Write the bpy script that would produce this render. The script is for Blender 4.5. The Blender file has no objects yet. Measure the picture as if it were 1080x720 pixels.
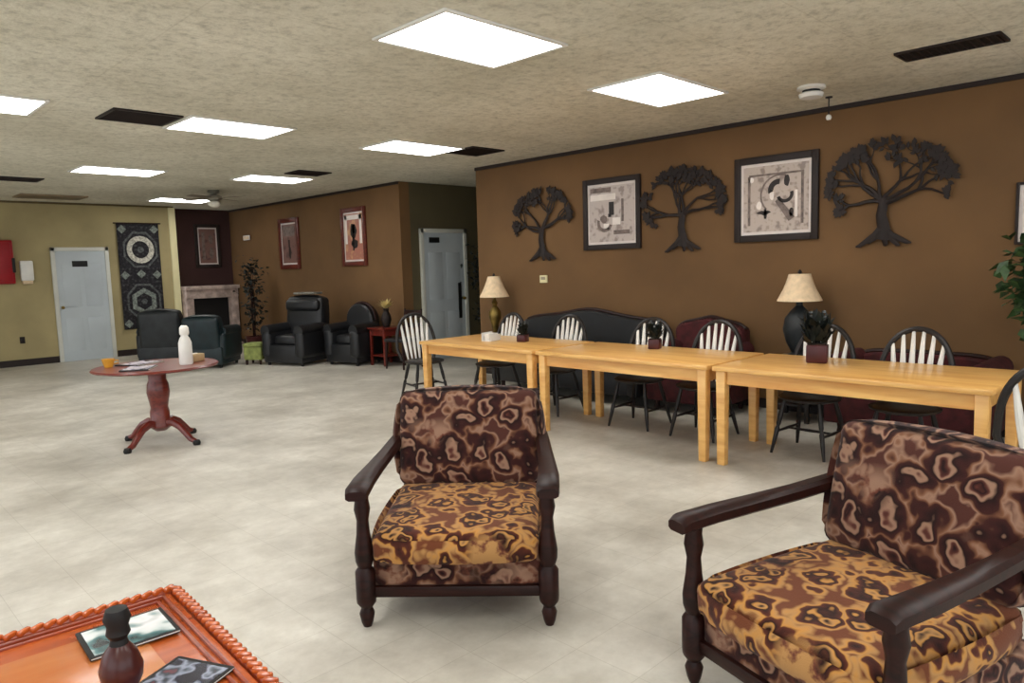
import bpy, bmesh, math, random
from mathutils import Vector, Matrix, Euler
PI = math.pi
S = bpy.context.scene
C = S.collection

# ------------------------------------------------------------------ camera, world, exposure
CAM_F, CAM_H = 764.8, 1.555
YAW, PITCH, ROLL = 0.7815, 0.1037, -0.0288
fw = Vector((math.sin(YAW)*math.cos(PITCH), math.cos(YAW)*math.cos(PITCH), -math.sin(PITCH)))
rt = Vector((math.cos(YAW), -math.sin(YAW), 0)); up = rt.cross(fw)
r2 = rt*math.cos(ROLL)+up*math.sin(ROLL); u2 = -rt*math.sin(ROLL)+up*math.cos(ROLL)
cd = bpy.data.cameras.new('camera'); cam = bpy.data.objects.new('camera', cd); C.objects.link(cam)
cd.sensor_width = 36; cd.lens = CAM_F*36/1080; cd.clip_start = .05; cd.clip_end = 60
M = Matrix((r2, u2, -fw)).transposed().to_4x4(); M.translation = (0, 0, CAM_H)
cam.matrix_world = M; S.camera = cam
WORLD = 2.3
w = bpy.data.worlds.new('world'); S.world = w; w.use_nodes = True
w.node_tree.nodes['Background'].inputs[0].default_value = (.9, .95, 1, 1)
w.node_tree.nodes['Background'].inputs[1].default_value = WORLD
S.view_settings.view_transform = 'Standard'; S.view_settings.look = 'None'
S.view_settings.gamma = 1; S.view_settings.use_curve_mapping = False
S.view_settings.exposure = 0.16
PANEL_POWER = 11.5
H = 2.97                                   # ceiling height

# ------------------------------------------------------------------ materials
def lin(c):
    return tuple(((v/255)/12.92 if v/255 <= .04045 else ((v/255+.055)/1.055)**2.4) for v in c)+(1,)
class NT:
    def __init__(s, name):
        s.m = bpy.data.materials.new(name); s.m.use_nodes = True; s.t = s.m.node_tree
        s.p = s.t.nodes['Principled BSDF']; s.o = s.t.nodes['Material Output']
    def n(s, kind, **kw):
        nd = s.t.nodes.new(kind)
        for k, v in kw.items():
            if k in nd.inputs.keys(): nd.inputs[k].default_value = v
            else: setattr(nd, k, v)
        return nd
    def l(s, a, b): s.t.links.new(a, b)
    def coord(s, scale=(1, 1, 1), rot=(0, 0, 0)):
        tc = s.n('ShaderNodeTexCoord'); mp = s.n('ShaderNodeMapping')
        mp.inputs['Scale'].default_value = scale; mp.inputs['Rotation'].default_value = rot
        s.l(tc.outputs['Object'], mp.inputs['Vector']); return mp.outputs['Vector']
    def ramp(s, fac, stops, interp='LINEAR'):
        r = s.n('ShaderNodeValToRGB'); r.color_ramp.interpolation = interp
        e = r.color_ramp.elements
        while len(e) < len(stops): e.new(.5)
        for i, (p, c) in enumerate(stops): e[i].position = p; e[i].color = lin(c)
        s.l(fac, r.inputs['Fac']); return r.outputs['Color']
    def bump(s, h, strength=.2, dist=.01):
        b = s.n('ShaderNodeBump', Strength=strength, Distance=dist); s.l(h, b.inputs['Height'])
        s.l(b.outputs['Normal'], s.p.inputs['Normal'])
MATS = {}
def mat(name, col, rough=.6, var=.12, scale=6, metal=0, bump=0, spec=.4, stretch=(1, 1, 1), bscale=None, coat=0):
    t = NT(name); v = t.coord(stretch)
    nz = t.n('ShaderNodeTexNoise', Scale=scale, Detail=5.0); t.l(v, nz.inputs['Vector'])
    lo = tuple(max(0, c*(1-var)) for c in col); hi = tuple(min(255, c*(1+var)) for c in col)
    t.l(t.ramp(nz.outputs['Fac'], [(.3, lo), (.7, hi)]), t.p.inputs['Base Color'])
    t.p.inputs['Roughness'].default_value = rough; t.p.inputs['Metallic'].default_value = metal
    t.p.inputs['Specular IOR Level'].default_value = spec
    t.p.inputs['Coat Weight'].default_value = coat; t.p.inputs['Coat Roughness'].default_value = .15
    if bump:
        n2 = t.n('ShaderNodeTexNoise', Scale=bscale or scale*8, Detail=3.0); t.l(v, n2.inputs['Vector'])
        t.bump(n2.outputs['Fac'], bump)
    MATS[name] = t.m; return t.m

# floor: worn off-white vinyl tile
t = NT('vinyl_floor'); v = t.coord()
n1 = t.n('ShaderNodeTexNoise', Scale=1.1, Detail=6.0, Roughness=.65); t.l(v, n1.inputs['Vector'])
n2 = t.n('ShaderNodeTexNoise', Scale=7.0, Detail=6.0, Roughness=.7); t.l(v, n2.inputs['Vector'])
c1 = t.ramp(n1.outputs['Fac'], [(.34, (184, 180, 172)), (.5, (210, 207, 200)), (.64, (230, 228, 222)), (.72, (246, 245, 242))])
c2 = t.ramp(n2.outputs['Fac'], [(.3, (196, 188, 172)), (.7, (232, 228, 218))])
mx = t.n('ShaderNodeMix', data_type='RGBA', blend_type='MULTIPLY'); mx.inputs[0].default_value = .6
t.l(c1, mx.inputs[6]); t.l(c2, mx.inputs[7])
br = t.n('ShaderNodeTexBrick', Scale=1.0); br.offset = 0; br.inputs['Brick Width'].default_value = .3048; br.inputs['Row Height'].default_value = .3048
br.inputs['Mortar Size'].default_value = .0015; br.inputs['Color1'].default_value = (1, 1, 1, 1); br.inputs['Color2'].default_value = (.95, .95, .94, 1)
br.inputs['Mortar'].default_value = (.72, .7, .66, 1); t.l(v, br.inputs['Vector'])
m2 = t.n('ShaderNodeMix', data_type='RGBA', blend_type='MULTIPLY'); m2.inputs[0].default_value = .8
t.l(mx.outputs[2], m2.inputs[6]); t.l(br.outputs['Color'], m2.inputs[7]); t.l(m2.outputs[2], t.p.inputs['Base Color'])
rr = t.n('ShaderNodeMapRange'); rr.inputs['To Min'].default_value = .3; rr.inputs['To Max'].default_value = .5
t.l(n1.outputs['Fac'], rr.inputs['Value']); t.l(rr.outputs[0], t.p.inputs['Roughness'])
t.p.inputs['Specular IOR Level'].default_value = .4; t.bump(n2.outputs['Fac'], .08)
FLOOR = t.m
# ceiling: mineral tiles
t = NT('acoustic_ceiling'); v = t.coord()
n1 = t.n('ShaderNodeTexNoise', Scale=14.0, Detail=8.0, Roughness=.75); t.l(v, n1.inputs['Vector'])
n3 = t.n('ShaderNodeTexNoise', Scale=.7, Detail=3.0); t.l(v, n3.inputs['Vector'])
c1 = t.ramp(n1.outputs['Fac'], [(.32, (190, 187, 174)), (.5, (226, 223, 210)), (.7, (240, 238, 228))])
c3 = t.ramp(n3.outputs['Fac'], [(.3, (225, 222, 212)), (.7, (255, 253, 248))])
mx = t.n('ShaderNodeMix', data_type='RGBA', blend_type='MULTIPLY'); mx.inputs[0].default_value = 1
t.l(c1, mx.inputs[6]); t.l(c3, mx.inputs[7])
br = t.n('ShaderNodeTexBrick', Scale=1.0); br.offset = 0; br.inputs['Brick Width'].default_value = 1.0; br.inputs['Row Height'].default_value = .65
br.inputs['Mortar Size'].default_value = .006; br.inputs['Color1'].default_value = (1, 1, 1, 1); br.inputs['Color2'].default_value = (.96, .96, .95, 1)
br.inputs['Mortar'].default_value = (.9, .89, .87, 1); mp = t.n('ShaderNodeMapping'); mp.inputs['Location'].default_value = (.3, .07, 0)
t.l(v, mp.inputs['Vector']); t.l(mp.outputs[0], br.inputs['Vector'])
m2 = t.n('ShaderNodeMix', data_type='RGBA', blend_type='MULTIPLY'); m2.inputs[0].default_value = 1
t.l(mx.outputs[2], m2.inputs[6]); t.l(br.outputs['Color'], m2.inputs[7]); t.l(m2.outputs[2], t.p.inputs['Base Color'])
t.p.inputs['Roughness'].default_value = .95; t.bump(n1.outputs['Fac'], .5, .02)
CEIL = t.m
# patterned upholstery: dark brown leaves and rings on tan
def fabric(name, tan, gold, dark, sc):
    t = NT(name); v = t.coord()
    nz = t.n('ShaderNodeTexNoise', Scale=8.0, Detail=2.0); t.l(v, nz.inputs['Vector'])
    mv = t.n('ShaderNodeMix', data_type='VECTOR'); mv.inputs[0].default_value = .17
    t.l(v, mv.inputs[4]); t.l(nz.outputs['Color'], mv.inputs[5])
    vo = t.n('ShaderNodeTexVoronoi', Scale=sc, Randomness=.85); t.l(mv.outputs[1], vo.inputs['Vector'])
    pat = t.ramp(vo.outputs['Distance'], RAMP(tan, gold, dark))
    n4 = t.n('ShaderNodeTexNoise', Scale=11.0, Detail=4.0); t.l(v, n4.inputs['Vector'])
    pat2 = t.ramp(n4.outputs['Fac'], [(.42, dark), (.5, (104, 58, 42)), (.56, tan)])
    n5 = t.n('ShaderNodeTexNoise', Scale=3.0, Detail=1.0); t.l(v, n5.inputs['Vector'])
    sel = t.n('ShaderNodeMapRange'); sel.inputs['From Min'].default_value = .57; sel.inputs['From Max'].default_value = .66
    t.l(n5.outputs['Fac'], sel.inputs['Value'])
    mc = t.n('ShaderNodeMix', data_type='RGBA'); t.l(sel.outputs[0], mc.inputs[0]); t.l(pat, mc.inputs[6]); t.l(pat2, mc.inputs[7])
    t.l(mc.outputs[2], t.p.inputs['Base Color']); t.p.inputs['Roughness'].default_value = .85; t.p.inputs['Specular IOR Level'].default_value = .2
    t.p.inputs['Sheen Weight'].default_value = .08
    wv = t.n('ShaderNodeTexNoise', Scale=220.0); t.l(v, wv.inputs['Vector']); t.bump(wv.outputs['Fac'], .3, .004)
    return t.m
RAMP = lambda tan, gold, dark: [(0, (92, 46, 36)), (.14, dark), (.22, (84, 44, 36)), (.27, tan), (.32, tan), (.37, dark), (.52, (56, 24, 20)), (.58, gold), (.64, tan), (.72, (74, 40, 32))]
FABRIC_SHADED = fabric('leaf_upholstery_shaded', (146, 112, 92), (112, 74, 52), (30, 10, 10), 8.5)  # darker copy for back and base, with their shade put into the colour
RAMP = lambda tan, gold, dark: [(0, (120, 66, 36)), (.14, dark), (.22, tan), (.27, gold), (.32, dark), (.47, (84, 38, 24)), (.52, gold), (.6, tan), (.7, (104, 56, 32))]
SEATFAB_LIT = fabric('leaf_upholstery_lit', (172, 128, 78), (186, 132, 66), (36, 13, 10), 10.0)  # brighter copy of the same cloth, with overhead light put into the colour
def wood(name, a, b, rough=.4, scale=3, stretch=(1, 12, 12), coat=.2):
    t = NT(name); v = t.coord(stretch)
    nz = t.n('ShaderNodeTexNoise', Scale=scale, Detail=6.0, Distortion=.8); t.l(v, nz.inputs['Vector'])
    t.l(t.ramp(nz.outputs['Fac'], [(.3, a), (.7, b)]), t.p.inputs['Base Color'])
    t.p.inputs['Roughness'].default_value = rough; t.p.inputs['Coat Weight'].default_value = coat
    t.p.inputs['Coat Roughness'].default_value = .2
    return t.m
PINE = wood('pine', (212, 152, 80), (238, 190, 114), .35, 1.6, (10, 1, 10), .3)
DARKWOOD = wood('dark_walnut', (24, 9, 7), (46, 18, 13), .42, coat=0)
DARKWOOD.node_tree.nodes['Principled BSDF'].inputs['Specular IOR Level'].default_value = .25
MAHOG = wood('mahogany', (84, 24, 18), (122, 42, 30), .3)
CHERRY = wood('cherry', (168, 72, 26), (206, 104, 46), .22, 2, (1, 8, 8), .5)
CHERRYD = wood('cherry_edge', (112, 34, 14), (160, 66, 28), .3)
CHERRYL = wood('cherry_light', (206, 116, 56), (226, 150, 92), .18, 1.2, (1, 6, 6), .6)
ESPRESSO = wood('espresso', (14, 9, 8), (26, 16, 13), .45, coat=0)
WALL_B = mat('brown_wall_paint', (110, 82, 53), .8, .07, 1.2, bump=.06, spec=.25)
WALL_D = mat('alcove_wall_paint', (62, 42, 40), .85, .08, 1.5, spec=.2)
WALL_Y = mat('ochre_wall_paint', (164, 150, 110), .75, .07, 1.3, bump=.05, spec=.25)
WALL_O = mat('plain_wall_paint', (176, 160, 130), .8, .05, 1.5, spec=.2)
WALL_R = mat('recess_wall_paint', (92, 84, 62), .85, .06, 1.5, spec=.2)
DOORM = mat('grey_door_paint', (184, 192, 196), .5, .03, 2)
DOORF = mat('door_frame_paint', (206, 206, 196), .5, .03, 2)
CREAM = mat('cream_trim', (224, 214, 168), .6, .04, 2)
BLACKTRIM = mat('dark_trim', (34, 22, 18), .6, .1)
WHITE = mat('white_enamel', (226, 224, 218), .4, .03)
LINEN = mat('cream_linen', (226, 200, 164), .85, .05, 20, bump=.15)
LEATHER = mat('black_leather', (19, 20, 23), .45, .2, 8, bump=.15, spec=.5)
LEATHERG = mat('charcoal_leather', (32, 35, 37), .5, .2, 8, bump=.15)
TEALL = mat('dark_teal_leather', (16, 31, 35), .45, .2, 8, bump=.15)
DKRED = mat('dark_red_fabric', (66, 22, 24), .85, .2, 14, bump=.1)
METALD = mat('dark_metal', (32, 22, 19), .6, .2, 12, metal=.2)
BLACK = mat('matte_black', (14, 13, 13), .6, .1)
BRASS = mat('aged_brass', (120, 100, 52), .35, .2, 10, metal=.8)
CHROME = mat('brushed_metal', (170, 168, 160), .3, .05, metal=.9)
RED = mat('red_enamel', (150, 20, 30), .4, .06)
LEAF = mat('leaf_green', (44, 66, 34), .5, .35, 18)
LEAFD = mat('dark_leaf', (18, 24, 20), .6, .4, 18)
GREENU = mat('olive_green_fabric', (128, 136, 76), .85, .15, 14, bump=.1)
STONE = mat('pale_mantel_stone', (178, 158, 148), .75, .15, 9, bump=.2)
TERRA = mat('maroon_glaze', (70, 24, 26), .35, .15)
SOIL = mat('soil', (40, 28, 20), .95, .3, 30)
PAPER = mat('white_paper', (228, 224, 216), .7, .05, 10)
YELLOWP = mat('yellow_plastic', (206, 150, 50), .5, .1)
MATB = mat('mat_board', (216, 206, 200), .8, .03)
CREAMF = mat('cream_flower', (196, 176, 116), .8, .15)
t = NT('light_diffuser'); t.p.inputs['Base Color'].default_value = (.9, .9, .9, 1)
t.p.inputs['Emission Color'].default_value = (1, .99, .965, 1); t.p.inputs['Emission Strength'].default_value = PANEL_POWER
GLOW = t.m
t = NT('dim_globe'); t.p.inputs['Base Color'].default_value = lin((230, 225, 210)); t.p.inputs['Roughness'].default_value = .3
GLOBE = t.m
# art prints
def print_mat(name, bg, fg, mid, sc, seed):
    t = NT(name); v = t.coord()
    nz = t.n('ShaderNodeTexNoise', Scale=sc, Detail=2.0, noise_dimensions='4D'); nz.inputs['W'].default_value = seed; t.l(v, nz.inputs['Vector'])
    t.l(t.ramp(nz.outputs['Fac'], [(.36, mid), (.46, bg), (.6, bg), (.68, mid)]), t.p.inputs['Base Color'])
    t.p.inputs['Roughness'].default_value = .35; return t.m
PRINT1 = print_mat('art_print_grey', (190, 176, 168), (60, 50, 46), (146, 130, 122), 9, 1)
PRINT2 = print_mat('art_print_taupe', (184, 168, 156), (40, 34, 30), (142, 126, 116), 12, 5)
PRINT3 = print_mat('art_print_rose', (170, 110, 92), (60, 20, 20), (196, 150, 110), 6, 3)
PRINT4 = print_mat('art_print_dusk', (120, 88, 80), (60, 20, 20), (86, 60, 58), 6, 7)
PRINTW = print_mat('art_print_white', (226, 214, 206), (60, 20, 20), (200, 186, 176), 6, 9)
# quilt: ringed medallions
t = NT('quilt_cloth'); v = t.coord()
nz = t.n('ShaderNodeTexNoise', Scale=22.0, Detail=4.0); t.l(v, nz.inputs['Vector'])
t.l(t.ramp(nz.outputs['Fac'], [(.3, (14, 12, 16)), (.55, (34, 30, 36)), (.72, (74, 76, 74))]), t.p.inputs['Base Color']); t.p.inputs['Roughness'].default_value = .9
QUILT = t.m
QRING = mat('quilt_pale_ring', (176, 172, 160), .9, .25, 30)
QRINGG = mat('quilt_grey_ring', (112, 118, 112), .9, .3, 30)
QGREY = mat('quilt_grey', (78, 80, 80), .9, .35, 30)
# magazine covers
def mag(name, stops, sc, seed):
    t = NT(name); v = t.coord()
    nz = t.n('ShaderNodeTexNoise', Scale=sc, Detail=2.5, noise_dimensions='4D'); nz.inputs['W'].default_value = seed; t.l(v, nz.inputs['Vector'])
    t.l(t.ramp(nz.outputs['Fac'], stops, 'LINEAR'), t.p.inputs['Base Color']); t.p.inputs['Roughness'].default_value = .25; return t.m
MAG1 = mag('magazine_cover_teal', [(.34, (20, 26, 32)), (.42, (70, 116, 118)), (.48, (206, 214, 214)), (.58, (236, 232, 234)), (.66, (120, 150, 150)), (.74, (24, 26, 28))], 7, 2)
MAG2 = mag('magazine_cover_dark', [(.36, (22, 22, 38)), (.47, (30, 30, 50)), (.52, (150, 156, 176)), (.58, (50, 60, 70)), (.66, (160, 50, 60))], 12, 4)
MAG3 = mag('magazine_cover_violet', [(.4, (30, 24, 44)), (.5, (190, 180, 196)), (.6, (220, 214, 214)), (.7, (40, 24, 40))], 9, 6)

# ------------------------------------------------------------------ mesh helpers
class B:
    def __init__(s): s.b = bmesh.new()
    def _add(s, tmp, mtx=None):
        if mtx is not None: bmesh.ops.transform(tmp, matrix=mtx, verts=tmp.verts)
        me = bpy.data.meshes.new('tmp'); tmp.to_mesh(me); tmp.free(); s.b.from_mesh(me); bpy.data.meshes.remove(me)
        return s
    def box(s, c, d, rot=(0, 0, 0), bev=0, seg=2, puff=0, cuts=0):
        t = bmesh.new(); bmesh.ops.create_cube(t, size=1)
        bmesh.ops.scale(t, vec=d, verts=t.verts)
        if cuts: bmesh.ops.subdivide_edges(t, edges=t.edges[:], cuts=cuts, use_grid_fill=True)
        if puff:
            for v in t.verts:
                x, y, z = (2*v.co.x/d[0], 2*v.co.y/d[1], 2*v.co.z/d[2])
                k = lambda a, b: 1+puff*(1-a*a)*(1-b*b)-puff*.5*(a*a+b*b)/2*.6
                v.co = Vector((v.co.x*k(y, z), v.co.y*k(x, z), v.co.z*k(x, y)))
        if bev:
            es = [e for e in t.edges if len(e.link_faces) == 2 and e.calc_face_angle(0) > .6]
            bmesh.ops.bevel(t, geom=es, offset=bev, segments=seg, affect='EDGES', profile=.5)
        return s._add(t, Matrix.Translation(c) @ Euler(rot).to_matrix().to_4x4())
    def tube(s, pts, r, n=8, flat=None):
        pts = [Vector(p) for p in pts]; N = len(pts)
        rs = [r]*N if isinstance(r, (int, float)) else list(r)
        rings = []; ref = None
        for i in range(N):
            d = (pts[min(i+1, N-1)]-pts[max(i-1, 0)]).normalized()
            if ref is None: ref = Vector((0, 0, 1)) if abs(d.z) < .9 else Vector((0, 1, 0))
            a = d.cross(ref)
            if a.length < 1e-4: a = d.cross(Vector((1, 0, 0)))
            a.normalize(); b = a.cross(d).normalized(); ref = b
            ring = []
            for k in range(n):
                an = 2*PI*k/n; o = a*math.cos(an)*rs[i]+b*math.sin(an)*rs[i]
                if flat: o.y *= flat
                ring.append(s.b.verts.new(pts[i]+o))
            rings.append(ring)
        for i in range(N-1):
            for k in range(n):
                s.b.faces.new((rings[i][k], rings[i][(k+1) % n], rings[i+1][(k+1) % n], rings[i+1][k]))
        s.b.faces.new(rings[0][::-1]); s.b.faces.new(rings[-1]); return s
    def lathe(s, prof, c=(0, 0, 0), n=20, sx=1, sy=1, mtx=None):
        t = bmesh.new(); rings = []
        for r, z in prof:
            if r < 1e-5: rings.append([t.verts.new((0, 0, z))])
            else: rings.append([t.verts.new((r*sx*math.cos(2*PI*k/n), r*sy*math.sin(2*PI*k/n), z)) for k in range(n)])
        for a, b in zip(rings, rings[1:]):
            for k in range(n):
                k2 = (k+1) % n
                if len(a) == 1 and len(b) == 1: continue
                if len(a) == 1: t.faces.new((a[0], b[k2], b[k]))
                elif len(b) == 1: t.faces.new((a[k], a[k2], b[0]))
                else: t.faces.new((a[k], a[k2], b[k2], b[k]))
        if len(rings[0]) > 1: t.faces.new(rings[0][::-1])
        if len(rings[-1]) > 1: t.faces.new(rings[-1])
        bmesh.ops.recalc_face_normals(t, faces=t.faces)
        return s._add(t, Matrix.Translation(c) @ (mtx or Matrix.Identity(4)))
    def prism(s, poly, th, mtx=None, bev=0):
        """poly in local XZ, extruded along +Y by th"""
        t = bmesh.new(); vs = [t.verts.new((x, 0, z)) for x, z in poly]; f = t.faces.new(vs)
        r = bmesh.ops.extrude_face_region(t, geom=[f])
        bmesh.ops.translate(t, vec=(0, th, 0), verts=[e for e in r['geom'] if isinstance(e, bmesh.types.BMVert)])
        bmesh.ops.recalc_face_normals(t, faces=t.faces)
        if bev: bmesh.ops.bevel(t, geom=t.edges[:], offset=bev, segments=1, affect='EDGES')
        return s._add(t, mtx)
    def ring(s, r0, r1, y0, y1, c=(0, 0), n=24, rot=0, sx=1):
        for k in range(n):
            a0, a1 = rot+2*PI*k/n, rot+2*PI*(k+1)/n
            P = [(c[0]+sx*r*math.cos(a), c[1]+r*math.sin(a)) for r, a in ((r0, a0), (r1, a0), (r1, a1), (r0, a1))]
            F = [s.b.verts.new((x, y0, z)) for x, z in P]; K = [s.b.verts.new((x, y1, z)) for x, z in P]
            s.b.faces.new(F); s.b.faces.new(K[::-1])
            for i in range(4): s.b.faces.new((F[i], K[i], K[(i+1) % 4], F[(i+1) % 4]))
        return s
    def leaf(s, p, d, n, L, W):
        p = Vector(p); d = Vector(d).normalized(); n = Vector(n)
        a = d.cross(n)
        if a.length < 1e-3: a = d.cross(Vector((1, 0, .3)))
        a.normalize(); up_ = a.cross(d)
        q = [p, p+d*L*.35+a*W*.5+up_*W*.12, p+d*L, p+d*L*.35-a*W*.5+up_*W*.12, p+d*L*.4]
        v = [s.b.verts.new(x) for x in q]
        s.b.faces.new((v[0], v[1], v[4])); s.b.faces.new((v[1], v[2], v[4])); s.b.faces.new((v[2], v[3], v[4])); s.b.faces.new((v[3], v[0], v[4]))
        return s
    def out(s, name, m, parent=None, smooth=True, ang=.7):
        me = bpy.data.meshes.new(name)
        bmesh.ops.recalc_face_normals(s.b, faces=s.b.faces) if smooth != 'raw' else None
        s.b.to_mesh(me); s.b.free()
        me.materials.append(m)
        if smooth:
            for p in me.polygons: p.use_smooth = True
            try: me.set_sharp_from_angle(angle=ang)
            except Exception: pass
        o = bpy.data.objects.new(name, me); C.objects.link(o)
        if parent: o.parent = parent
        return o
def tag(o, label, cat, group=None, kind=None):
    o['label'] = label; o['category'] = cat
    if group: o['group'] = group
    if kind: o['kind'] = kind
    return o
def thing(name, label, cat, loc=(0, 0, 0), rz=0, group=None):
    o = bpy.data.objects.new(name, None); o.empty_display_size = .1; C.objects.link(o)
    o.location = loc; o.rotation_euler = (0, 0, rz); return tag(o, label, cat, group)
def dup(root, loc, rz, label=None, group=None):
    def cp(o, par):
        c = o.copy(); C.objects.link(c)
        if par: c.parent = par
        for ch in list(o.children): cp(ch, c)
        return c
    r = cp(root, None); r.location = loc; r.rotation_euler = (0, 0, rz)
    if label: r['label'] = label
    if group: r['group'] = group
    return r
def struct(name, b, m, parent=None, smooth=False):
    o = b.out(name, m, parent, smooth); 
    if not parent: o['kind'] = 'structure'
    return o
def face(dx, dy):           # rotation so local -Y points along (dx,dy)
    return math.atan2(dx, -dy)

# ------------------------------------------------------------------ the room
X0, Y0, XW, YB, YA = -3.2, -3.2, 7.16, 15.59, 16.1
struct('floor', B().box(((X0+9.3)/2, (Y0+YA)/2, -.05), (9.3-X0+.2, YA-Y0+.2, .1)), FLOOR)
struct('ceiling', B().box(((X0+9.3)/2, (Y0+YA)/2, H+.05), (9.3-X0+.2, YA-Y0+.2, .1)), CEIL)
b = B().box((XW+.1, (Y0+7.86)/2, H/2), (.2, 7.86-Y0, H)); struct('wall_right', b, WALL_B)
struct('wall_right_far', B().box((XW+.1, (9.72+YA)/2, H/2), (.2, YA-9.72, H)), WALL_B)
struct('wall_recess', B().box(((XW+.2+9.3)/2, 9.82, H/2), (9.3-XW-.2, .2, H)), WALL_R)
struct('wall_recess_end', B().box((9.35, (Y0+9.72)/2, H/2), (.1, 9.72-Y0, H)), WALL_R)
struct('wall_back', B().box(((X0+5.76)/2, YB+.1, H/2), (5.76-X0, .2, H)), WALL_Y)
struct('wall_alcove', B().box(((5.5+XW)/2, YA+.05, H/2), (XW-5.5, .1, H)), WALL_D)
WZ0, WZ1 = .35, 2.65
WL = [(-2.6, 2.4), (2.9, 7.9), (8.6, 13.6)]; WF = [(-2.7, 2.0), (2.5, 6.8)]  # added windows in the unseen walls, put in to brighten the ceiling
bl = B().box((X0-.05, (Y0+YB)/2, WZ0/2), (.1, YB-Y0, WZ0)).box((X0-.05, (Y0+YB)/2, (H+WZ1)/2), (.1, YB-Y0, H-WZ1))
ys = [Y0]+[q for p in WL for q in p]+[YB]
for a, c in zip(ys[::2], ys[1::2]): bl.box((X0-.05, (a+c)/2, (WZ0+WZ1)/2), (.1, c-a, WZ1-WZ0))
struct('wall_left', bl, WALL_O)
bl = B().box(((X0+9.3)/2, Y0-.05, WZ0/2), (9.3-X0, .1, WZ0)).box(((X0+9.3)/2, Y0-.05, (H+WZ1)/2), (9.3-X0, .1, H-WZ1))
ys = [X0]+[q for p in WF for q in p]+[9.3]
for a, c in zip(ys[::2], ys[1::2]): bl.box(((a+c)/2, Y0-.05, (WZ0+WZ1)/2), (c-a, .1, WZ1-WZ0))
struct('wall_front', bl, WALL_O)
def portal(c, rot, sx, sy):  # guides sky light in through the added windows
    l = bpy.data.lights.new('window_portal', 'AREA'); l.shape = 'RECTANGLE'; l.size = sx; l.size_y = sy
    o = bpy.data.objects.new('window_portal', l); C.objects.link(o); o.location = c; o.rotation_euler = rot
    l.cycles.is_portal = True
for k, (a, c) in enumerate(WL):
    f = B(); L = c-a
    for i in range(5): f.box((X0-.03, a+L*i/4, (WZ0+WZ1)/2), (.06, .05, WZ1-WZ0))
    for z in (WZ0, (WZ0+WZ1)/2, WZ1): f.box((X0-.03, (a+c)/2, z), (.06, L, .05))
    struct('window_%d' % (k+1), f, DOORF); portal((X0-.02, (a+c)/2, (WZ0+WZ1)/2), (0, -PI/2, 0), WZ1-WZ0, L)
for k, (a, c) in enumerate(WF):
    f = B(); L = c-a
    for i in range(5): f.box((a+L*i/4, Y0-.03, (WZ0+WZ1)/2), (.05, .06, WZ1-WZ0))
    for z in (WZ0, (WZ0+WZ1)/2, WZ1): f.box(((a+c)/2, Y0-.03, z), (L, .06, .05))
    struct('window_%d' % (k+4), f, DOORF); portal(((a+c)/2, Y0-.02, (WZ0+WZ1)/2), (PI/2, 0, 0), L, WZ1-WZ0)
struct('trim_1', B().box((XW-.012, (Y0+7.86)/2, H-.022), (.024, 7.86-Y0, .045), bev=.005), BLACKTRIM)
struct('trim_2', B().box((XW-.012, (9.72+YA)/2, H-.022), (.024, YA-9.72, .045), bev=.005), BLACKTRIM)
struct('trim_3', B().box(((X0+5.76)/2, YB-.012, H-.02), (5.76-X0, .024, .035)), mat('brown_trim', (92, 78, 50), .7))
struct('trim_4', B().box((5.72, YB-.02, 1.48), (.13, .05, 2.96-.04), bev=.01), CREAM)
struct('baseboard_right', B().box((XW-.01, (Y0+7.86)/2, .05), (.02, 7.86-Y0, .1), bev=.004), BLACKTRIM)
struct('baseboard_right_far', B().box((XW-.01, (9.72+YA)/2, .05), (.02, YA-9.72, .1), bev=.004), BLACKTRIM)
bb = B().box(((X0+3.50)/2, YB-.01, .06), (3.50-X0, .02, .12), bev=.004).box(((4.5+5.65)/2, YB-.01, .06), (1.15, .02, .12), bev=.004)
struct('baseboard_back', bb, BLACKTRIM)
def door(name, x0, x1, y, ztop, knob_left=True, sign=None, slot=None):
    f = B()
    for x in (x0+.035, x1-.035): f.box((x, y-.02, ztop/2), (.07, .05, ztop), bev=.006)
    f.box(((x0+x1)/2, y-.02, ztop-.035), (x1-x0, .05, .07), bev=.006)
    d = struct(name, B().box(((x0+x1)/2, y-.012, (ztop-.07)/2), (x1-x0-.14, .024, ztop-.07)), DOORM)
    f.out('door_frame', DOORF, d)
    p = B()
    wd = x1-x0-.3
    for z, hh in ((.5, .62), (1.42, .8)):
        for sx in (-1, 1): p.box(((x0+x1)/2+sx*wd*.27, y-.026, z), (wd*.42, .006, hh), bev=.003)
    p.out('door_panel', DOORM, d)
    kx = x0+.12 if knob_left else x1-.12
    B().lathe([(0, .07), (.024, .065), (.03, .045), (.02, .025), (.012, .02), (.012, 0), (.03, 0), (.03, -.006)], (kx, y-.024, 1.02), 14, mtx=Matrix.Rotation(PI/2, 4, 'X')).out('door_handle', BRASS, d)
    if sign: B().box((sign[0], y-.03, sign[1]), (sign[2], .012, sign[3]), bev=.003).out('door_sign', BLACK, d)
    return d
door('door_1', 3.50, 4.48, YB, 2.14, True, (3.97, 1.83, .26, .11))
d2 = door('door_2', 7.53, 8.55, 9.72, 2.22, False, (7.83, 2.03, .22, .09))
B().box((8.36, 9.69, .98), (.07, .02, .62), bev=.008).out('push_plate', BLACK, d2)

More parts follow.
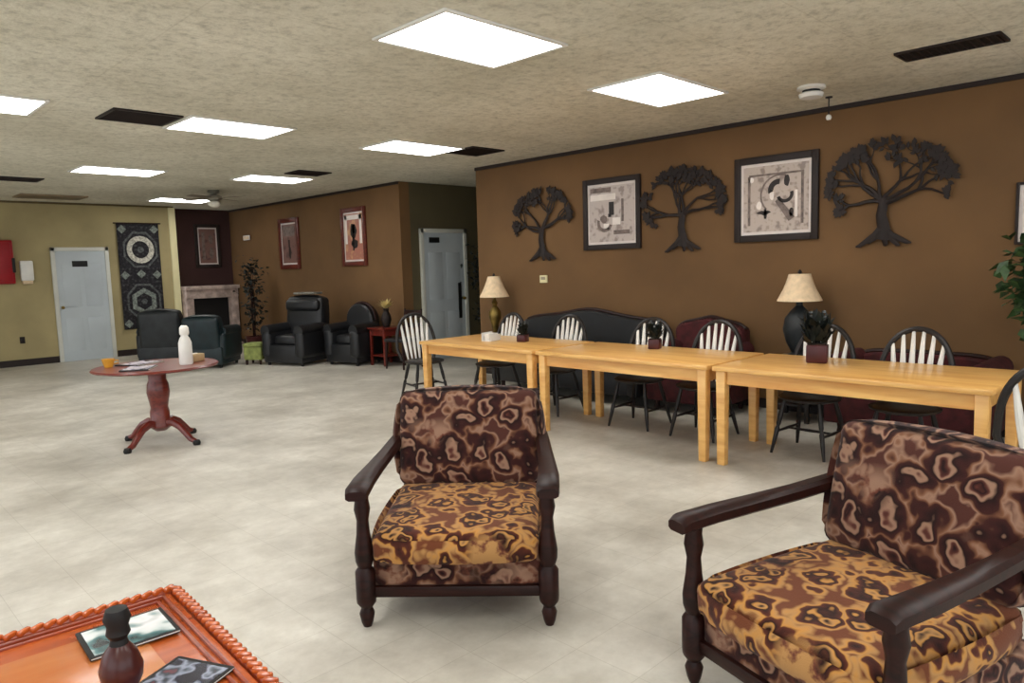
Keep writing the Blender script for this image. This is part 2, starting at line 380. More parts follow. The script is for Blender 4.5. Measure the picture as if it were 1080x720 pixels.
# ------------------------------------------------------------------ ceiling lights and vents
def ceiling_light(loc, label):
    r = thing('ceiling_light', label, 'ceiling light', loc, 0, None)
    f = B(); W, L = .98, .65
    for sx in (-1, 1): f.box((sx*(W/2+.012), 0, -.008), (.03, L+.05, .016), bev=.003)
    for sy in (-1, 1): f.box((0, sy*(L/2+.012), -.008), (W, .03, .016), bev=.003)
    f.out('frame', WHITE, r); B().box((0, 0, -.006), (W-.006, L-.006, .01)).out('diffuser', GLOW, r); return r
CL = [(3.2, 3.5, 'large bright ceiling light panel nearest the camera, above the lone patterned armchair'),
      (5.28, 3.5, 'bright diamond-looking ceiling light panel near the brown wall, above the pine tables'),
      (3.2, 7.02, 'ceiling light panel directly beside the dark vent, above the round pedestal table'),
      (5.36, 6.96, 'ceiling light panel with a dark vent at its right end'),
      (1.1, 7.1, 'ceiling light panel cut off by the left edge of the photo'),
      (3.28, 10.68, 'ceiling light panel over the area in front of the grey door in the ochre wall'),
      (5.36, 10.43, 'ceiling light panel over the black leather seats, between two rows'),
      (5.42, 14.2, 'farthest ceiling light panel, against the dark alcove')]
for x, y, lb in CL:
    o = ceiling_light((x, y, H), lb) if (x, y) == (3.2, 3.5) else dup(lt, (x, y, H), 0, lb)
    if (x, y) == (3.2, 3.5): lt = o
    o['group'] = 'flat ceiling light panels'
for x, y in [(1.1, 3.5), (1.1, 0), (3.2, 0), (5.3, 0), (1.1, 10.6), (-1, 3.5), (-1, 7), (-1, 0)]:
    dup(lt, (x, y, H), 0, 'ceiling light panel outside the photo, over the unseen part of the hall', 'ceiling lights beyond the frame')
def vent(x, y, L, W, rz, label):
    r = thing('ceiling_vent', label, 'air vent', (x, y, H), rz, 'dark ceiling air vents')
    f = B()
    for sx in (-1, 1): f.box((sx*L/2, 0, -.008), (.025, W+.02, .016), bev=.003)
    for sy in (-1, 1): f.box((0, sy*W/2, -.008), (L, .025, .016), bev=.003)
    f.out('frame', METALD, r); B().box((0, 0, -.003), (L-.02, W-.02, .004)).out('duct_opening', BLACK, r)
    s = B(); k = max(3, int(W/.05))
    for i in range(k): s.box((0, -W/2+(i+.5)*W/k, -.009), (L-.03, .012, .012), rot=(.5, 0, 0))
    s.out('louvre', METALD, r); return r
vent(2.36, 7.0, .55, .5, 0, 'dark square ceiling vent left of the light panel above the round pedestal table')
vent(6.12, 6.72, .5, .5, 0, 'dark ceiling vent at the right end of a light panel, near the brown wall')
vent(5.82, 1.5, .26, .62, 0, 'long dark slotted ceiling vent at the upper right, closest to the camera')
vent(2.4, 12.2, .6, .4, 0, 'small dark ceiling vent at the far left edge above the ochre wall')
vent(5.45, 9.55, .5, .4, 0, 'thin dark ceiling vent just in front of the light over the leather seats')
r = thing('unlit_ceiling_light', 'long brownish unlit ceiling fixture near the ochre wall at far left', 'ceiling light', (3.35, 14.5, H))
B().box((0, 0, -.012), (1.0, .6, .024), bev=.005).out('frame', mat('tan_metal', (136, 118, 92), .6), r)
B().box((0, 0, -.026), (.92, .52, .006)).out('diffuser', mat('tan_diffuser', (104, 86, 64), .5), r)
# smoke detector, bulb on a cord
r = thing('smoke_detector', 'small white ceiling detector with a dark gap, near the brown wall', 'smoke detector', (6.2, 2.62, H))
B().lathe([(.0, 0), (.11, 0), (.115, -.02), (.09, -.03)]).out('mounting_plate', WHITE, r)
B().lathe([(.07, -.03), (.07, -.055)]).out('vent_gap', BLACK, r)
B().lathe([(.085, -.05), (.1, -.06), (.09, -.09), (0, -.1)]).out('sensor_cap', WHITE, r)
r = thing('ceiling_hook', 'thin dark hook on the ceiling with a tiny pale bead, beside the brown wall', 'hook', (6.72, 2.68, H))
B().lathe([(0, 0), (.03, 0), (.03, -.01), (0, -.012)]).tube([(0, 0, -.01), (0, 0, -.16)], .006, 6).out('cord', BLACK, r)
B().lathe([(0, -.15), (.018, -.16), (.025, -.18), (.018, -.2), (0, -.205)], n=12).out('bead', WHITE, r)
# ceiling fan in the lounge
r = thing('ceiling_fan', 'pale flush ceiling fan with a small globe, over the far lounge seats', 'ceiling fan', (5.25, 12.35, H))
B().lathe([(0, 0), (.09, 0), (.1, -.04), (.05, -.07), (.13, -.1), (.14, -.15), (.08, -.18), (0, -.18)]).out('motor_housing', CHROME, r)
for k in range(4):
    a = k*PI/2+.5; c_, s_ = math.cos(a), math.sin(a)
    B().box((.36*c_, .36*s_, -.13), (.46, .12, .008), rot=(.15, 0, a), bev=.003).out('fan_blade', mat('taupe_blade', (120, 108, 92), .5) if k == 0 else MATS['taupe_blade'], r)
B().lathe([(.05, -.18), (.09, -.2), (.1, -.24), (.06, -.28), (0, -.29)]).out('globe', GLOBE, r)

# ------------------------------------------------------------------ pine tables
TX0, TX1, TH = 4.88, 5.82, .76
def pine_table(y0, y1, label):
    L = y1-y0; r = thing('pine_table', label, 'table', ((TX0+TX1)/2, (y0+y1)/2, 0), 0, 'pine dining tables in the long row')
    W = TX1-TX0
    B().box((0, 0, TH-.018), (W, L, .036), bev=.008, seg=2).out('tabletop', PINE, r)
    a = B(); ix, iy = W/2-.06, L/2-.06
    for s in (-1, 1):
        a.box((s*ix, 0, TH-.036-.05), (.024, L-.2, .1)); a.box((0, s*iy, TH-.036-.05), (W-.2, .024, .1))
    a.out('apron', PINE, r)
    for sx in (-1, 1):
        for sy in (-1, 1):
            lb = B().box((sx*ix, sy*iy, (TH-.036)/2), (.076, .076, TH-.036), bev=.006)
            for q_ in lb.b.verts:
                if q_.co.z < .1: q_.co.x = sx*ix+(q_.co.x-sx*ix)*.82; q_.co.y = sy*iy+(q_.co.y-sy*iy)*.82
            lb.out('leg', PINE, r)
    return r
pine_table(.98, 2.79, 'pine table at the right end of the row, carrying the large dark centrepiece')
pine_table(2.83, 4.62, 'middle pine table of the row, between the other two')
pine_table(4.66, 6.38, 'pine table at the left end of the row, behind the lone patterned armchair')

# ------------------------------------------------------------------ bow-back chairs
def windsor(label, loc, rz):
    r = thing('windsor_chair', label, 'chair', loc, rz)
    s = B(); t_ = []
    s.lathe([(0, .425), (.19, .425), (.235, .44), (.24, .455), (.215, .466), (0, .458)], (0, 0, 0), 28, 1.0, .95)
    s.out('seat', ESPRESSO, r)
    tops = {}
    for sx in (-1, 1):
        for sy in (-1, 1):
            a = Vector((sx*.14, sy*.13, .44)); c = Vector((sx*.215, sy*(.2 if sy < 0 else .235), 0)); tops[(sx, sy)] = (a, c)
            pts = [a.lerp(c, k) for k in (0, .15, .3, .45, .5, .55, .75, 1)]
            B().tube(pts, [.014, .018, .021, .019, .012, .02, .017, .011], 8).out('leg', ESPRESSO, r)
    st = B(); m = {}
    for sx in (-1, 1):
        p, q = (tops[(sx, -1)][0].lerp(tops[(sx, -1)][1], .6), tops[(sx, 1)][0].lerp(tops[(sx, 1)][1], .6))
        st.tube([p, p.lerp(q, .5), q], [.008, .013, .008], 6); m[sx] = p.lerp(q, .5)
    st.tube([m[-1], (m[-1]+m[1])/2, m[1]], [.008, .013, .008], 6); st.out('stretcher', ESPRESSO, r)
    def bow(u):   # u -1..1
        a = u*PI/2; x = .255*math.sin(a)*(1 if abs(u) < 1 else 1); z = .455+.545*max(0, math.cos(a))**.62
        if abs(u) > .98: x *= .82
        y = .185+(z-.455)*.2
        return Vector((x, y, z))
    bw = B(); bw.tube([bow(-1+2*k/28) for k in range(29)], .021, 8); bw.out('bow_back', ESPRESSO, r)
    for k in range(6):
        x = -.175+.35*k/5; xb = x*.72
        u = math.asin(max(-1, min(1, x/.255)))/(PI/2); tp = bow(u)
        bt = Vector((xb, .185, .455))
        B().tube([bt, bt.lerp(tp, .3), bt.lerp(tp, .55), tp], [.012, .020, .021, .012], 8).out('spindle', WHITE, r)
    return r
wc = windsor('dark bow-back chair with white spindles, rightmost behind the pine tables', (5.66, 1.68, 0), face(-1, 0))
for x, y, rz, lb in [(5.68, 2.38, face(-1, .05), 'bow-back chair behind the large dark centrepiece, in front of the large lamp'),
                     (5.68, 3.33, face(-1, 0), 'bow-back chair in front of the dark red humped armchair'),
                     (5.68, 4.02, face(-1, -.06), 'bow-back chair behind the centrepiece of the middle pine table'),
                     (5.68, 5.1, face(-1, 0), 'bow-back chair in front of the left half of the black camelback sofa'),
                     (5.66, 5.98, face(-1, .08), 'bow-back chair below the small lamp at the far left table'),
                     (5.35, 6.9, face(-.25, -1), 'bow-back chair at the left end of the table row, before the grey door'),
                     ]:
    dup(wc, (x, y, 0), rz, lb)
o = dup(wc, (4.66, .62, 0), face(1, .02), 'dark bow-back chair at the right edge of the photo, at the end of the tables')
for o in [o for o in C.objects if o.name.startswith('windsor_chair')]: o['group'] = 'bow-back chairs around the pine tables'

# ------------------------------------------------------------------ patterned armchairs
def armchair(label, loc, rz):
    r = thing('patterned_armchair', label, 'armchair', loc, rz, 'patterned armchairs with dark wooden arms')
    # seat rail box upholstered
    B().box((0, .03, .225), (.74, .74, .17), bev=.02, cuts=3).out('seat_base', FABRIC_SHADED, r)
    B().box((0, -.02, .365), (.735, .76, .15), bev=.05, seg=4, puff=.10, cuts=6, rot=(.03, 0, 0)).out('seat_cushion', SEATFAB_LIT, r)
    B().box((0, .38, .665), (.74, .17, .50), bev=.055, seg=4, puff=.10, cuts=6, rot=(-.22, 0, 0)).out('back_cushion', FABRIC_SHADED, r)
    rl = B().box((0, -.345, .155), (.76, .03, .05), bev=.008)
    for s in (-1, 1): rl.box((s*.385, .03, .165), (.03, .72, .07), bev=.008)
    rl.box((0, .5, .17), (.76, .03, .07), bev=.008)
    for s in (-1, 1): rl.box((s*.35, .49, .58), (.045, .035, .62), rot=(-.22, 0, 0), bev=.006)
    rl.box((0, .565, .86), (.74, .035, .05), rot=(-.22, 0, 0), bev=.008)
    rl.out('frame', DARKWOOD, r)
    for s in (-1, 1):
        p = B().lathe([(.018, 0), (.026, .02), (.034, .06), (.024, .085), (.042, .11), (.044, .13), (.044, .25), (.03, .27), (.04, .3), (.042, .34), (.03, .42), (.026, .48), (.036, .53), (.03, .57), (.034, .61)], (s*.40, -.35, 0), 14)
        p.out('front_post', DARKWOOD, r)
        pts = [(s*.405, -.425, .606), (s*.405, -.40, .618), (s*.41, -.25, .624), (s*.405, -.05, .63), (s*.395, .15, .64), (s*.385, .33, .655), (s*.38, .41, .665)]
        a = B(); N = len(pts)
        wd = [.045, .05, .047, .04, .036, .034, .03]
        rings = []
        for i, p_ in enumerate(pts):
            w_, h_ = wd[i], .027 if 0 < i else .020
            rings.append([a.b.verts.new((p_[0]+dx*w_, p_[1], p_[2]+dz*h_)) for dx, dz in ((-1, -.6), (-.7, -1), (.7, -1), (1, -.6), (1, .5), (.6, 1), (-.6, 1), (-1, .5))])
        for i in range(N-1):
            for k in range(8): a.b.faces.new((rings[i][k], rings[i][(k+1) % 8], rings[i+1][(k+1) % 8], rings[i+1][k]))
        a.b.faces.new(rings[0]); a.b.faces.new(rings[-1])
        a.out('armrest', DARKWOOD, r)
        B().tube([(s*.36, .47, .2), (s*.365, .5, .1), (s*.37, .56, 0)], [.035, .032, .024], 8).out('rear_leg', DARKWOOD, r)
    return r
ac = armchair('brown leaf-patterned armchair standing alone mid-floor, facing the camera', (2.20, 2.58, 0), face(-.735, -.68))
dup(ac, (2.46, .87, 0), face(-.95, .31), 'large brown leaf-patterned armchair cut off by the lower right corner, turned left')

# ------------------------------------------------------------------ coffee table
r = thing('coffee_table', 'reddish carved coffee table with rope edging in the lower left corner', 'coffee table', (.88, 2.64, 0), -.055)
Lx, Ly, CT = 1.3, 1.25, .45
B().box((-Lx/2, -Ly/2, CT-.035), (Lx-.04, Ly-.04, .05), bev=.006).out('tabletop', CHERRY, r)
e = B()
for (a, b_) in (((0, 0), (-Lx, 0)), ((0, 0), (0, -Ly)), ((-Lx, 0), (-Lx, -Ly)), ((0, -Ly), (-Lx, -Ly))):
    cx, cy = (a[0]+b_[0])/2, (a[1]+b_[1])/2; hor = a[1] == b_[1]
    e.box((cx, cy, CT-.03), (Lx+.03, .035, .05) if hor else (.035, Ly+.03, .05), bev=.01)
e.out('edge_moulding', CHERRYD, r)
e = B()
n = 26
def rope(p, q):
    p, q = Vector(p), Vector(q); d = (q-p); L = d.length; k = int(L/.036)
    for i in range(k):
        c = p+d*((i+.5)/k); ang = math.atan2(d.y, d.x)
        e.box(c, (.045, .019, .02), rot=(0, 0, ang+.65), bev=.007)
z = CT-.002
for p, q in (((0, 0, z), (-Lx, 0, z)), ((0, 0, z), (0, -Ly, z)), ((-Lx, 0, z), (-Lx, -Ly, z)), ((0, -Ly, z), (-Lx, -Ly, z))): rope(p, q)
e.out('rope_border', CHERRY, r)
e = B()
for off, hgt in ((.05, .006), (.075, .003)):
    for cx, cy, dx, dy in ((-Lx/2, -off, Lx-2*off, .012), (-Lx/2, -Ly+off, Lx-2*off, .012), (-off, -Ly/2, .012, Ly-2*off), (-Lx+off, -Ly/2, .012, Ly-2*off)):
        e.box((cx, cy, CT-.012+hgt), (dx, dy, .012), bev=.003)
e.out('inner_moulding', CHERRYD, r)
B().box((-Lx/2, -Ly/2, CT-.009), (Lx-.36, Ly-.36, .006), bev=.002).out('glossy_inset_panel', CHERRYL, r)
e = B()
for s in (0, 1):
    e.box((-Lx/2, -.06-s*(Ly-.12), CT-.11), (Lx-.16, .02, .1)); e.box((-.06-s*(Lx-.12), -Ly/2, CT-.11), (.02, Ly-.16, .1))
e.out('apron', CHERRY, r)
for sx in (0, 1):
    for sy in (0, 1):
        B().lathe([(.03, 0), (.045, .02), (.03, .05), (.04, .12), (.05, .22), (.035, .28), (.045, .3), (.045, CT-.06)], (-.08-sx*(Lx-.16), -.08-sy*(Ly-.16), 0), 14).out('leg', CHERRYD, r)
TOPZ = CT-.004
def magazine(loc, rz, w_, h_, m, label, th=.007):
    r = thing('magazine', label, 'magazine', loc, rz)
    B().box((0, 0, th*.45), (w_-.004, h_-.004, th*.7)).out('pages', PAPER, r)
    B().box((0, 0, th), (w_, h_, .0015), bev=.0005).box((0, 0, .0008), (w_, h_, .0015)).box((-w_/2, 0, th/2), (.0015, h_, th)).out('cover', BLACK, r)
    B().box((0, 0, th+.0012), (w_*.9, h_*.88, .0008)).out('cover_picture', m, r); return r
magazine((.655, 2.40, TOPZ+.0005), -.06, .25, .21, MAG1, 'teal and white magazine on the carved coffee table, at its far corner')
magazine((.63, 1.98, TOPZ+.0005), .45, .27, .2, MAG2, 'dark blue magazine on the carved coffee table, at the bottom of the photo')
r = thing('dark_ornament', 'dark slender ornament standing on the carved coffee table', 'ornament', (.53, 2.03, TOPZ-.001))
B().lathe([(.0, 0), (.05, 0), (.055, .012), (.036, .03), (.05, .06), (.054, .09), (.042, .13), (.024, .155)], n=18).out('base', mat('maroon_lacquer', (66, 26, 22), .3), r)
B().lathe([(.024, .15), (.02, .17), (.03, .185), (.026, .205), (.034, .225), (.026, .25), (0, .256)], n=18).out('finial', BLACK, r)

# ------------------------------------------------------------------ round pedestal table and what it carries
RX, RY, RH = 2.36, 7.08, .735
r = thing('pedestal_table', 'round mahogany pedestal table with clawed feet standing alone on the left', 'table', (RX, RY, 0), .35)
B().lathe([(0, RH-.03), (.49, RH-.03), (.53, RH-.024), (.54, RH-.012), (.53, RH), (0, RH)], n=40).out('tabletop', MAHOG, r)
B().lathe([(.16, RH-.03), (.15, RH-.05), (.08, RH-.07), (.075, .6), (.092, .56), (.1, .48), (.085, .4), (.075, .34), (.085, .3), (.085, .22), (.1, .2), (.1, .16), (.05, .12), (0, .11)], n=20).out('pedestal', MAHOG, r)
for k in range(4):
    a = k*PI/2+.12; c_, s_ = math.cos(a), math.sin(a)
    prof = [(.07, .19), (.14, .2), (.22, .165), (.29, .1), (.34, .05), (.4, .028)]
    lg = B().tube([(c_*q, s_*q, z_) for q, z_ in prof], [.036, .036, .032, .028, .026, .022], 8)
    lo = lg.out('leg', MAHOG, r)
    B().lathe([(0, 0), (.03, 0), (.036, .02), (.026, .045), (0, .05)], (c_*.4, s_*.4, 0), 12).out('foot_cap', BLACK, lo)
r = thing('white_bottle', 'tall white bottle on the round mahogany table', 'bottle', (2.56, 6.88, RH))
B().lathe([(0, 0), (.055, 0), (.06, .02), (.058, .2), (.045, .24), (.032, .26), (.032, .28)], n=18).out('body', WHITE, r)
B().lathe([(.038, .275), (.042, .29), (.04, .34), (.025, .36), (0, .362)], n=16).out('cap', PAPER, r)
magazine((2.3, 7.32, RH), .5, .34, .26, MAG3, 'violet and white magazine lying open-faced on the round mahogany table', .01)
magazine((2.16, 6.92, RH), 1.0, .32, .24, MAG3, 'pale magazine at the near edge of the round mahogany table', .012)
r = thing('tissue_box', 'small tan box beside the white bottle on the round mahogany table', 'box', (2.7, 7.05, RH), .5)
B().box((0, 0, .035), (.16, .11, .07), bev=.006).out('carton', mat('tan_card', (176, 150, 112), .7), r); B().box((0, 0, .073), (.07, .03, .01), bev=.004).out('tissue', PAPER, r)
r = thing('yellow_cup', 'small yellow dish at the left rim of the round mahogany table', 'cup', (2.03, 7.33, RH))
B().lathe([(0, 0), (.035, 0), (.05, .05), (.055, .075), (.048, .075), (.03, .01), (0, .01)], n=18).out('bowl', YELLOWP, r)
B().tube([(.05, 0, .06), (.085, 0, .055), (.085, 0, .03), (.045, 0, .025)], .007, 6).out('handle', YELLOWP, r)

# ------------------------------------------------------------------ centrepieces on the pine tables
random.seed(4)
def centre(label, loc, s=1.0, wide=1.0):
    r = thing('table_centrepiece', label, 'centrepiece', loc, .3, 'dark centrepieces on the pine tables')
    B().box((0, 0, .06*s), (.13*s*wide, .13*s*wide, .12*s), bev=.012).out('pot', TERRA, r)
    B().box((0, 0, .122*s), (.11*s*wide, .11*s*wide, .01)).out('moss', SOIL, r)
    f = B()
    for k in range(150):
        a = random.uniform(0, 2*PI); e_ = random.uniform(.5, 1.45); R_ = random.uniform(.02, .1)*s
        p = Vector((math.cos(a)*R_*.6, math.sin(a)*R_*.6, (.12+random.uniform(0, .14))*s))
        f.leaf(p, (math.cos(a)*math.cos(e_), math.sin(a)*math.cos(e_), math.sin(e_)), (math.cos(a), math.sin(a), .2), random.uniform(.07, .12)*s, .05*s)
    f.out('foliage', LEAFD, r, 'raw')
    fl = B()
    for k in range(6):
        a = k*1.1; fl.lathe([(0, 0), (.014, .008), (.012, .02), (0, .024)], (math.cos(a)*.05*s, math.sin(a)*.05*s, (.26+.03*(k % 3))*s), 8)
    fl.out('berry', QGREY, r); return r
centre('dark leafy centrepiece in a maroon pot, largest one, on the right pine table', (5.5, 2.25, TH), 1.15)
centre('dark leafy centrepiece in a maroon pot on the middle pine table', (5.6, 3.78, TH), .75, 1.1)
centre('smallest dark leafy centrepiece in a maroon pot, on the left pine table', (5.42, 5.3, TH), .62, 1.3)
r = thing('napkin_holder', 'low white napkin holder on the left pine table', 'napkin holder', (5.34, 5.7, TH), .2)
B().box((0, 0, .006), (.2, .12, .012), bev=.003).box((0, .055, .045), (.2, .008, .09), bev=.003).box((0, -.055, .035), (.2, .008, .07), bev=.003).out('holder', WHITE, r)
B().box((0, 0, .045), (.16, .07, .066), bev=.004).out('napkins', PAPER, r)

# ------------------------------------------------------------------ along the right wall: sofas, end tables, lamps
def camel_sofa(name, label, loc, rz, W, D, m, back=.95, hump=.09, seat=.44):
    r = thing(name, label, 'sofa', loc, rz)
    B().box((0, 0, .24), (W-.2, D-.06, .26), bev=.02).out('base', m, r)
    n = 2 if W < 2 else 3
    for k in range(n):
        w_ = (W-.36)/n; B().box((-(W-.36)/2+w_*(k+.5), -.04, .41), (w_-.01, D-.2, .14), bev=.035, seg=3, puff=.08, cuts=4).out('seat_cushion', m, r)
    poly = [(-W/2+.08, .3)]+[(-W/2+.08+(W-.16)*k/24, back-.03+hump*math.exp(-((k-12)/5)**2)-.06*(abs(k-12)/12)**6) for k in range(25)]+[(W/2-.08, .3)]
    B().prism(poly, .2, Matrix.Translation((0, D/2-.22, 0)), bev=.02).out('backrest', m, r)
    tr = B(); tr.tube([(x, D/2-.12, z+.01) for x, z in poly[1:-1]], .022, 8); tr.out('wood_crest_rail', DARKWOOD, r)
    for s in (-1, 1):
        B().box((s*(W/2-.09), -.02, .36), (.14, D-.08, .5), bev=.03).tube([(s*(W/2-.09), -D/2+.02, .62), (s*(W/2-.09), D/2-.1, .62)], .09, 14).out('arm', m, r)
        for sy in (-1, 1): B().lathe([(.02, 0), (.032, .03), (.025, .06), (.035, .12)], (s*(W/2-.14), sy*(D/2-.12), 0), 10).out('leg', DARKWOOD, r)
    return r
camel_sofa('camelback_sofa', 'long black camelback sofa against the brown wall behind the tables', (6.68, 5.62, 0), face(-1, 0), 2.3, .8, LEATHER, .93, .09)
camel_sofa('armchair', 'dark red armchair with a humped back against the brown wall', (6.7, 3.98, 0), face(-1, 0), .95, .78, DKRED, .92, .05)
o = camel_sofa('low_sofa', 'low dark red sofa against the brown wall behind the right pine table', (6.72, 1.92, 0), face(-1, 0), 1.3, .76, DKRED, .72, .0)
def end_table(label, loc, m=DARKWOOD, h=.6, w_=.46, group=None):
    r = thing('end_table', label, 'end table', loc, 0, group)
    B().box((0, 0, h-.015), (w_, w_, .03), bev=.006).out('tabletop', m, r)
    B().box((0, 0, h-.08), (w_-.08, w_-.08, .1), bev=.004).out('apron', m, r)
    B().box((0, 0, .16), (w_-.08, w_-.08, .02), bev=.004).out('shelf', m, r)
    for sx in (-1, 1):
        for sy in (-1, 1): B().box((sx*(w_/2-.045), sy*(w_/2-.045), (h-.03)/2), (.04, .04, h-.03), bev=.005).out('leg', m, r)
    return r
end_table('dark end table under the large lamp against the brown wall', (6.85, 3.0, 0), ESPRESSO)
end_table('dark end table under the small lamp at the corner of the brown wall', (6.85, 7.2, 0), ESPRESSO)
def lamp(label, loc, base, bprof, sh):
    r = thing('table_lamp', label, 'lamp', loc)
    B().lathe(bprof, n=20).out('lamp_base', base, r)
    z0, z1, r0, r1 = sh
    B().lathe([(r1*.5, z1), (r1, z1), (r1+(r0-r1)*.35, z0+(z1-z0)*.55), (r0, z0+.015), (r0+.006, z0), (r0-.006, z0), (r1-.006, z1-.004)], n=28).out('lamp_shade', LINEN, r)
    B().tube([(0, 0, bprof[-1][1]-.01), (0, 0, z1)], .006, 6).out('stem', BRASS, r)
    B().lathe([(0, z1), (.015, z1+.005), (.02, z1+.02), (.01, z1+.035), (0, z1+.045)], n=10).out('finial', BLACK, r); return r
lamp('large table lamp with a cream bell shade and bulky dark base', (6.85, 2.98, .6), LEATHERG,
     [(0, 0), (.1, 0), (.11, .02), (.07, .05), (.12, .15), (.15, .27), (.13, .38), (.07, .46), (.03, .5), (.03, .54)], (.545, .80, .2, .1))
lamp('small table lamp with a cream bell shade and brass base, by the wall corner', (6.85, 7.22, .6), BRASS,
     [(0, 0), (.09, 0), (.09, .02), (.03, .05), (.05, .16), (.085, .26), (.085, .34), (.03, .42), (.045, .46), (.02, .5), (.02, .54)], (.54, .82, .2, .085))
r = thing('thermostat', 'small pale thermostat on the brown wall below the left metal tree', 'thermostat', (XW, 6.57, 1.37), face(-1, 0))
B().box((0, -.012, 0), (.13, .024, .1), bev=.006).out('housing', CREAM, r); B().box((0, -.027, .01), (.07, .008, .04), bev=.002).out('display', mat('grey_display', (150, 140, 120), .4), r)

# ------------------------------------------------------------------ wall decorations
def picture(name, label, loc, rz, w_, h_, fw_, fm, pm, shapes=(), rots=None, group=None, border=True):
    r = thing(name, label, 'picture', loc, rz, group)
    f = B()
    for s in (-1, 1):
        f.box((s*(w_/2-fw_/2), -.018, 0), (fw_, .036, h_), bev=.006); f.box((0, -.018, s*(h_/2-fw_/2)), (w_-2*fw_, .036, fw_), bev=.006)
    f.out('frame', fm, r)
    B().box((0, -.008, 0), (w_-fw_*1.6, .012, h_-fw_*1.6)).out('mat_board', MATB if border else pm, r)
    iw, ih = w_-2*fw_-.06, h_-2*fw_-.06
    if border: pr_ = B().box((0, -.0155, 0), (iw, .003, ih)).out('print', pm, r)
    for k, (nm, polys, m) in enumerate(shapes):
        for p in polys: B().prism([(x*iw/2, z*ih/2) for x, z in p], -.002, Matrix.Translation((0, -.018, 0))).out(nm, m, r, False)
    return r
INK = mat('print_ink', (40, 32, 30), .6, .2, 20); INKG = mat('print_grey_ink', (112, 98, 92), .6, .2, 20); INKW = mat('print_white_ink', (232, 222, 214), .6, .05)
def blob(cx, cz, rx, rz_, n=12, j=.25, seed=0):
    rnd = random.Random(seed); return [(cx+rx*math.cos(2*PI*k/n)*(1-j*rnd.random()), cz+rz_*math.sin(2*PI*k/n)*(1-j*rnd.random())) for k in range(n)]
def rect(x0, z0, x1, z1): return [(x0, z0), (x1, z0), (x1, z1), (x0, z1)]
def arcp(cx, cz, R_, w_, a0, a1, n=12):
    o = [(cx+R_*math.cos(a0+(a1-a0)*k/n), cz+R_*math.sin(a0+(a1-a0)*k/n)) for k in range(n+1)]
    i = [(cx+(R_-w_)*math.cos(a0+(a1-a0)*k/n), cz+(R_-w_)*math.sin(a0+(a1-a0)*k/n)) for k in range(n+1)]
    return o+i[::-1]
picture('framed_picture', 'dark-framed grey print with one upright dark mark, between the left and middle metal trees', (XW, 5.43, 2.15), face(-1, 0), .86, .86, .065, BLACKTRIM, PRINT1,
        [('dark_figure', [rect(-.1, -.05, .12, .42), rect(-.14, -.12, .0, .0)], INK),
         ('white_highlight', [rect(-.95, .5, .2, .72), rect(-.35, -.55, -.1, -.35), rect(.05, -.4, .4, -.15)], INKW),
         ('grey_figure', [rect(-.95, .78, .0, .95), arcp(-.3, -.3, .35, .12, PI*.9, PI*1.9), blob(-.35, -.18, .18, .16, seed=2), rect(.1, -.75, .8, -.6), rect(.45, -.3, .55, .5)], INKG)])
picture('framed_picture', 'larger dark-framed print with a curling black figure, between the middle and right metal trees', (XW, 3.37, 2.16), face(-1, 0), .88, .86, .07, BLACKTRIM, PRINT2,
        [('black_figure', [arcp(.1, .25, .32, .16, PI*.45, PI*1.1), arcp(.3, .1, .26, .1, -PI*.9, PI*.1), blob(.35, .5, .1, .2, seed=3), blob(-.35, -.42, .26, .09, j=.5, seed=4), blob(-.3, -.45, .07, .22, j=.4, seed=5), blob(.5, -.45, .08, .16, seed=6)], INK),
         ('grey_border', [rect(-.82, .7, .82, .76), rect(-.86, -.8, -.78, .72), rect(.78, -.8, .86, .76), arcp(.15, .1, .62, .05, PI*.4, PI*1.25), [(0, -.1), (.12, 0), (.6, -.6), (.42, -.72)]], INKG),
         ('white_highlight', [blob(-.75, .6, .1, .1), blob(-.5, -.2, .1, .15), rect(.6, -.6, .68, .2), blob(-.1, .1, .08, .2)], INKW)])
picture('framed_picture', 'small pale framed picture cut off by the right edge of the photo', (XW, .98, 1.86), face(-1, 0), .7, .5, .022, BLACKTRIM, PRINTW, [('pale_shape', [blob(0, 0, .4, .4)], INKG)])
REDF = wood('red_brown_frame', (74, 22, 14), (104, 36, 22), .4)
picture('framed_picture', 'red-framed tall picture with a pink ground, nearer of the two on the far brown wall', (XW, 11.08, 2.145), face(-1, 0), .78, 1.02, .08, REDF, PRINT3,
        [('pale_mount', [rect(-.95, -.3, -.7, .95), rect(.7, -.3, .95, .95), rect(-.95, .75, .95, .95)], INKW), ('dark_figure', [blob(0, .25, .42, .38, seed=1), blob(.1, -.3, .45, .22, seed=2), rect(-.12, -.6, .05, .1)], INK), ('pale_face', [blob(0, .33, .2, .25, seed=3)], INKW)])
picture('framed_picture', 'dim red-framed tall picture, farther of the two on the far brown wall', (XW, 13.4, 2.12), face(-1, 0), .8, 1.0, .09, REDF, PRINT4,
        [('dark_figure', [blob(.05, -.45, .22, .35, seed=1), rect(-.1, -.2, .12, .2)], INK), ('grey_patch', [rect(-.8, .4, .8, .9)], INKG)])
picture('framed_picture', 'dark maroon framed picture on the alcove wall above the pale mantel', (6.63, YA, 2.18), 0, .56, .94, .07, BLACKTRIM, PRINT4,
        [('pale_figure', [rect(-.7, -.8, -.35, .8), blob(.4, -.4, .3, .4, seed=1), blob(.4, .4, .3, .3, seed=2)], INKG)])
r = thing('wall_plaque', 'tiny pale plaque high on the dark alcove wall', 'plaque', (7.12, 15.2, 2.32), face(-1, 0))
B().box((0, -.008, 0), (.3, .016, .1), bev=.004).out('panel', MATB, r); B().box((0, -.018, 0), (.26, .004, .06)).out('face', LINEN, r)

